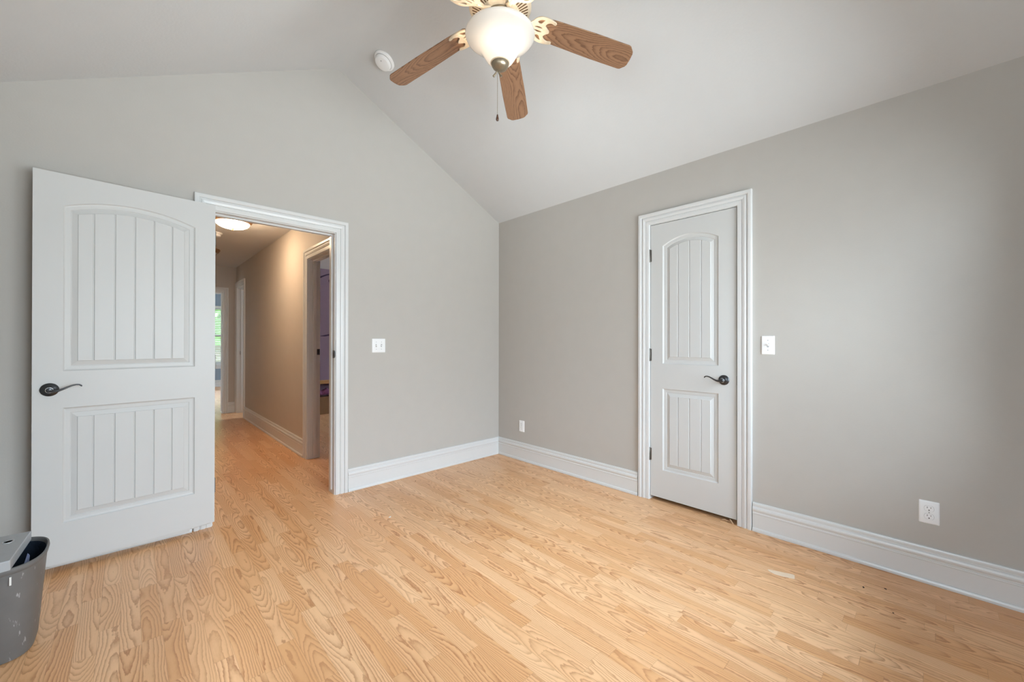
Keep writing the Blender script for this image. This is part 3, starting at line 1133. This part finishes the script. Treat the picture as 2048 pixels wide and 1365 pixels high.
# bulbs inside the bowl
for k in range(3):
    a = radians(20 + 120 * k) + _yaw
    bx, by = .062 * cos(a), .062 * sin(a)
    MB().lathe([(.004, zc(2.650)), (.010, zc(2.645)), (.012, zc(2.630)), (.017, zc(2.618)), (.019, zc(2.604)), (.015, zc(2.592)), (.005, zc(2.586))], 20, Matrix.Translation((bx, by, 0))).build('bulb', 'bowl', fan, True)
    ld = bpy.data.lights.new('fan_bulb_light', 'POINT')
    ld.energy = 1.7
    ld.color = (1.0, 0.86, 0.70)
    ld.shadow_soft_size = .015
    lo = bpy.data.objects.new('fan_bulb_light', ld)
    lo.location = (FX + bx * .75, FY + by * .75, 2.572)
    COL.objects.link(lo)

# ------------------------------------------------------------------ smoke alarms


def smoke_alarm(name, T, label, r=.074):
    o = empty(name)
    o.matrix_world = T
    MB().lathe([(.9 * r, 0), (r, .001), (r, .009), (.965 * r, .012), (.90 * r, .0135)], 48).build('base', 'plastic', o, True)
    b = MB().lathe([(.86 * r, .010), (.86 * r, .017), (.80 * r, .020), (.78 * r, .034), (.72 * r, .042), (.55 * r, .046), (.02 * r, .047)], 48).build('cover', 'plastic', o, True)
    MB().lathe([(.815 * r, .0175), (.835 * r, .019), (.815 * r, .0215)], 48).build('vent_ring', 'detail_grey', b, True)
    MB().lathe([(.0045, .0468), (.0045, .0482), (.003, .0488)], 16, Matrix.Translation((-.018, .02, 0))).build('test_button', 'detail_grey', b, True)
    tag(o, label, 'smoke alarm', 'smoke alarms')
    return o


slope = math.atan((RZ - H) / abs(RX))
sx, sy = -1.523, -.452
T = Matrix.Translation((sx, sy, gz(sx))) @ Matrix.Rotation(slope, 4, 'Y') @ Matrix.Rotation(pi, 4, 'X')
smoke_alarm('smoke_alarm', T, 'round white smoke alarm on the sloped bedroom ceiling beside the fan')
T = Matrix.Translation((-2.155, 2.47, HH)) @ Matrix.Rotation(pi, 4, 'X')
smoke_alarm('smoke_alarm', T, 'round smoke alarm on the flat hall ceiling behind the lit dome', .072)

# ------------------------------------------------------------------ hall lights


def hall_light(x, y, lit, label):
    o = empty('flush_light', (x, y, HH))
    r = MB().lathe([(.150, 0), (.176, 0), (.178, -.008), (.174, -.016), (.168, -.020), (.166, -.030), (.158, -.040), (.149, -.046), (.143, -.047)], 56).build('ring', 'copper', o, True)
    prof = [(.145 * cos(a), -.042 - .062 * sin(a)) for a in [radians(90 * k / 12) for k in range(13)]]
    MB().lathe([(p[0] if p[0] > .001 else .001, p[1]) for p in prof], 48).build('glass_dome', 'dome_lit' if lit else 'dome_dim', o, True, angle=80)
    MB().lathe([(.003, -.1), (.017, -.103), (.017, -.107), (.008, -.110), (.007, -.114), (.010, -.118), (.008, -.124), (.001, -.127)], 20).build('finial', 'pewter', o, True)
    return tag(o, label, 'ceiling light', 'flush hall lights')


hall_light(-2.105, 1.70, True, 'lit flush dome light with bronze ring just inside the hall')
hall_light(-2.135, 3.56, False, 'unlit flush dome light with bronze ring farther down the hall')

# ------------------------------------------------------------------ wastebasket and shredder
BXC, BYC = -3.225, -.730


def superring(a, b, n, z, cnt=64, dy=0.0):
    out = []
    for k in range(cnt):
        t = 2 * pi * k / cnt
        c, s = cos(t), sin(t)
        out.append((a * math.copysign(abs(c) ** (2 / n), c), dy + b * math.copysign(abs(s) ** (2 / n), s), z))
    return out


bin_o = empty('wastebasket', (BXC, BYC, 0))
tag(bin_o, 'scuffed grey plastic wastebasket by the open door', 'wastebasket')
BH = .360
bm_ = new_mat('scuffed_bin', rough=.5)
nt = bm_.node_tree
pp = position(nt)
sc1 = noise(nt, pp, 14.0, 4.0, .6)
mp = nt.nodes.new('ShaderNodeMapping')
mp.inputs['Scale'].default_value = (60, 60, 14)
mp.inputs['Rotation'].default_value = (.5, .7, .3)
nt.links.new(pp, mp.inputs[0])
sc2 = noise(nt, mp.outputs[0], 1.0, 3.0, .6)
scr = (sc2 - .64) * 12.0
base = mix(nt, sc1, (.125, .122, .118, 1), (.165, .160, .155, 1))
nt.links.new(mix(nt, scr.maxv(0.0).minv(.5), base, (.55, .55, .55, 1)), nt.nodes['Principled BSDF'].inputs['Base Color'])
body = MB()
R_out = [superring(.082, .116, 3.0, .0), superring(.090, .124, 3.0, .004), superring(.094, .129, 3.0, .02), superring(.118, .162, 2.7, BH - .022)]
R_in = [superring(.115, .159, 2.7, BH - .022), superring(.090, .125, 3.0, .02)]
body.loft(R_out, True)
body.loft(R_in, True)
body.f.append(tuple(range(0, 64)))
i0 = len(body.v)
body.v += superring(.090, .125, 3.0, .02)
body.f.append(tuple(range(i0, i0 + 64)))
body.build('body', bm_, bin_o, True)
rim = MB().loft([superring(.117, .161, 2.7, BH - .024), superring(.122, .167, 2.7, BH - .018), superring(.124, .169, 2.7, BH - .008), superring(.123, .168, 2.7, BH), superring(.118, .162, 2.7, BH + .001),
                 superring(.115, .159, 2.7, BH - .006), superring(.115, .159, 2.7, BH - .024)], True)
rim.build('rim', 'bin', bin_o, True)
lin = MB().loft([superring(.1140, .1580, 2.7, BH - .014), superring(.106, .149, 2.8, BH - .10), superring(.096, .136, 2.9, .10)], True)
i0 = len(lin.v)
lin.v += superring(.096, .136, 2.9, .10)
lin.f.append(tuple(range(i0, i0 + 64)))
lin.build('bag_liner', 'liner', bin_o, True)
mk = MB().box(.044, .049, -.1625, -.160, BH - .060, BH - .030)
mko = mk.build('sticker', 'paper', bin_o)
mko['label'] = 'small white sticker under the rim'

film = MB()
film.loft([[(-3.185, -.800, .19), (-3.165, -.800, .19), (-3.170, -.796, .19)], [(-3.172, -.765, .28), (-3.152, -.770, .26), (-3.156, -.766, .27)], [(-3.158, -.720, .345), (-3.152, -.722, .335), (-3.155, -.718, .34)]], True, True)
tag(film.build('plastic_film', 'blue_film'), 'crumpled blue-grey plastic film inside the wastebasket', 'film')

sh = empty('paper_shredder', (-3.25, -.75, .352))
tag(sh, 'flat grey paper shredder head resting across the wastebasket', 'shredder')
hd = [(-.100, -.162), (.052, -.164), (.074, -.160), (.090, .138), (-.100, .150)]
s = MB()
s.prism([(x, y) for x, y in hd], lambda x, y, z: (x, y, z), .0095, .047)
s.build('housing', 'shredder', sh, bevel=.003)
b = MB().lathe([(.0165, .0465), (.0165, .0485), (.0140, .0492), (.0115, .0485), (.0115, .0470)], 28, Matrix.Translation((.040, .055, 0)))
b.build('badge', 'silver', sh, True)
s = MB().box(-.085, -.065, -.14, .13, .0465, .0475)
s.build('paper_slot', 'slot', sh)

# ------------------------------------------------------------------ bits on the floor
tp = MB()
pts = [(-.445, -2.612), (-.405, -2.716), (-.410, -2.724), (-.448, -2.731), (-.462, -2.690), (-.470, -2.650), (-.462, -2.625)]
tp.prism(pts, lambda x, y, z: (x, y, z), .0, .0010)
tag(tp.build('masking_tape', 'tape'), 'torn strip of pale masking tape stuck to the floor by the closet wall', 'tape')


def lump(name, x, y, sx, sy, h, ang, mat, label, cat, group=None, seed=0):
    rnd = random.Random(seed)
    n = 9
    T = Matrix.Translation((x, y, 0)) @ Matrix.Rotation(ang, 4, 'Z')
    rr = [.75 + .5 * rnd.random() for _ in range(n)]
    rings = []
    for f, z in ((.8, 0), (1.0, h * .4), (.6, h * .9), (.15, h)):
        rings.append([T @ Vector((sx * f * rr[k] * cos(2 * pi * k / n), sy * f * rr[k] * sin(2 * pi * k / n), z)) for k in range(n)])
    return tag(MB().loft(rings, True, True).build(name, mat, None, True), label, cat, group)


lump('paper_scrap', -1.583, -.668, .013, .006, .004, .4, 'paper', 'tiny white paper scrap on the floor in front of the gable wall', 'scrap', seed=1)
lump('crumb', -.287, -2.978, .006, .004, .004, .2, 'crumb', 'largest dark crumb on the floor by the tape strip', 'crumb', 'crumbs by the closet wall', 2)
lump('crumb', -.226, -3.053, .007, .004, .003, 1.0, 'crumb', 'dark brown crumb on the floor below the far right outlet', 'crumb', 'crumbs by the closet wall', 3)
lump('crumb', -.436, -3.09, .005, .003, .002, .5, 'crumb', 'small flat crumb out on the floor, farthest from the baseboard', 'crumb', 'crumbs by the closet wall', 4)
lump('crumb', -1.094, -.161, .005, .003, .003, .1, 'crumb', 'lone dark crumb near the baseboard of the gable wall', 'crumb', None, 5)
sp_ = MB()
sp_.tube([(-.004, -2.235, .004), (.004, -2.255, .010), (-.002, -2.272, .007), (.003, -2.290, .012)], [.003, .006, .005, .003], 7)
sp_.tube([(.000, -2.288, .022), (-.010, -2.300, .014), (-.018, -2.312, .004)], [.004, .0055, .004], 7)
tag(sp_.build('wood_splinter', 'splinter', None, True), 'pale splintered wood scrap under the closet door corner', 'splinter')

# ------------------------------------------------------------------ purple room furniture
bed = empty('low_bed', (-.5, 3.7, 0))
tag(bed, 'low wooden bed in the purple room seen through the side doorway', 'bed')
MB().box(-.55, 1.3, -.02, .02, 0, .285).build('side_panel', 'bedbrown', bed, bevel=.004)
backrail = empty('bed_backrail', (-.5, 3.7, 0))  # the bed's own back rail, built as a separate object with added legs
tag(backrail, 'honey coloured low wooden shelf of the bed in the purple room', 'backrail')
MB().box(-.55, 1.3, .205, .285, .475, .535).build('board', 'bedwood', backrail, bevel=.004)
for xa in (-.55, .36, 1.27):
    MB().box(xa, xa + .03, .215, .275, .0, .475).build('leg', 'bedwood', backrail)
MB().box(-.55, -.51, .02, .20, 0, .285).box(1.26, 1.3, .02, .20, 0, .285).box(-.51, 1.26, .02, .20, .20, .285).build('bed_box', 'bedbrown', bed)
q = MB()
rings = []
for i in range(40):
    x = -.53 + 1.8 * i / 39
    rings.append([(x, y, .318 + .100 * (1 - (abs(y - .085) / .10) ** 2.5) * (.75 + .25 * sin(i * 1.7)) + .012 * sin(i * 2.9 + y * 60)) for y in [(-.010 + .2 * k / 12) for k in range(13)]])
q.loft(rings, False)
qo = q.build('purple_quilt', 'quilt', None, True, loc=(-.5, 3.7, 0))
sol = qo.modifiers.new('thick', 'SOLIDIFY')
sol.thickness = .012
tag(qo, 'rumpled magenta quilt on the low bed in the purple room', 'quilt')

dc = empty('wall_decal', (-.42, PYE, 2.0))
tag(dc, 'dark curling vine decal high on the purple wall', 'decal')
pts = []
for k in range(26):
    t = k / 25
    pts.append((-.12 + .42 * t, -.002, .245 + .12 * sin(pi * (.05 + .75 * t))))
MB().tube(pts, [.012 - .006 * k / 25 for k in range(26)], 8, .15, Vector((0, 1, 0))).build('stem', 'decal', dc, True)
pts = []
for k in range(22):
    t = k / 21
    a = 4.4 * t
    pts.append((.085 + .045 * (1 - .6 * t) * cos(a), -.002, .235 + .05 * (1 - .6 * t) * sin(a)))
MB().tube(pts, .008, 8, .15, Vector((0, 1, 0))).build('curl', 'decal', dc, True)
d2_ = empty('wall_decal', (-.40, PYE, 1.30))
tag(d2_, 'short dark branch decal halfway up the purple wall', 'decal')
MB().tube([(-.10, -.002, -.015), (-.02, -.002, -.006), (.06, -.002, .012), (.12, -.002, .03)], [.004, .014, .012, .004], 8, .15, Vector((0, 1, 0))).build('branch', 'decal', d2_, True)

# ------------------------------------------------------------------ blinds and garden beyond the far window
bd = empty('window_blind', ((WIN_B[0] + WIN_B[1]) / 2, BYE + .025, WIN_B[3] - .05))
tag(bd, 'white horizontal slatted blind hanging in the far blue room window', 'blind')
hw = (WIN_B[1] - WIN_B[0]) / 2 - .05
MB().box(-hw, hw, -.025, .02, -.005, .045).build('headrail', 'blind', bd)
sl = MB()
zq, n = -.05, 0
while zq > WIN_B[2] - WIN_B[3] + .16:
    T = Matrix.Translation((0, 0, zq)) @ Matrix.Rotation(radians(12), 4, 'X')
    sl.box(-hw, hw, -.022, .022, -.0012, .0012, T)
    zq -= .047
sl.build('slats', 'blind', bd)
MB().box(-hw, hw, -.022, .022, zq - .012, zq + .006).build('bottom_rail', 'blind', bd)

ln = MB().box(-14, 12, BYE + .3, 26, -.5, -.35)
tag(ln.build('garden_lawn', 'lawn'), 'sunlit lawn outside the far window', 'lawn', None, 'structure')
gf = MB()  # planks added to cover the bright horizon beyond the lawn
for k in range(40):
    gf.box(-6 + .3 * k, -6 + .3 * k + .28, BYE + 12.0, BYE + 12.05, -.35, 1.15)
gf.box(-6, 6, BYE + 12.05, BYE + 12.09, .0, .1).box(-6, 6, BYE + 12.05, BYE + 12.09, .8, .9)
tag(gf.build('garden_backdrop', 'backdrop'), 'pale plank fence added below the trees outside the far window', 'backdrop')
hg = MB()
rnd = random.Random(3)
hg.box(-6, 6, BYE + 10.7, BYE + 11.0, 1.0, 5.6)
for k in range(1500):
    cx_, cy_ = -6 + 12 * rnd.random(), BYE + 9 + 1.6 * rnd.random()
    cz_ = 1.5 + 4.4 * rnd.random()
    R = .10 + .12 * rnd.random()
    nrm = Vector((rnd.uniform(-1, 1), rnd.uniform(-1, .2), rnd.uniform(-.5, 1))).normalized()
    a = nrm.orthogonal().normalized()
    b = nrm.cross(a)
    hg.quad(*[Vector((cx_, cy_, cz_)) + a * (R * p) + b * (R * q) for p, q in ((-1, 0), (0, -.6), (1, 0), (0, .6))])
hgo = hg.build('hedge_foliage', 'leaf')
tag(hgo, 'green leafy trees outside the far window', 'foliage', None, 'stuff')
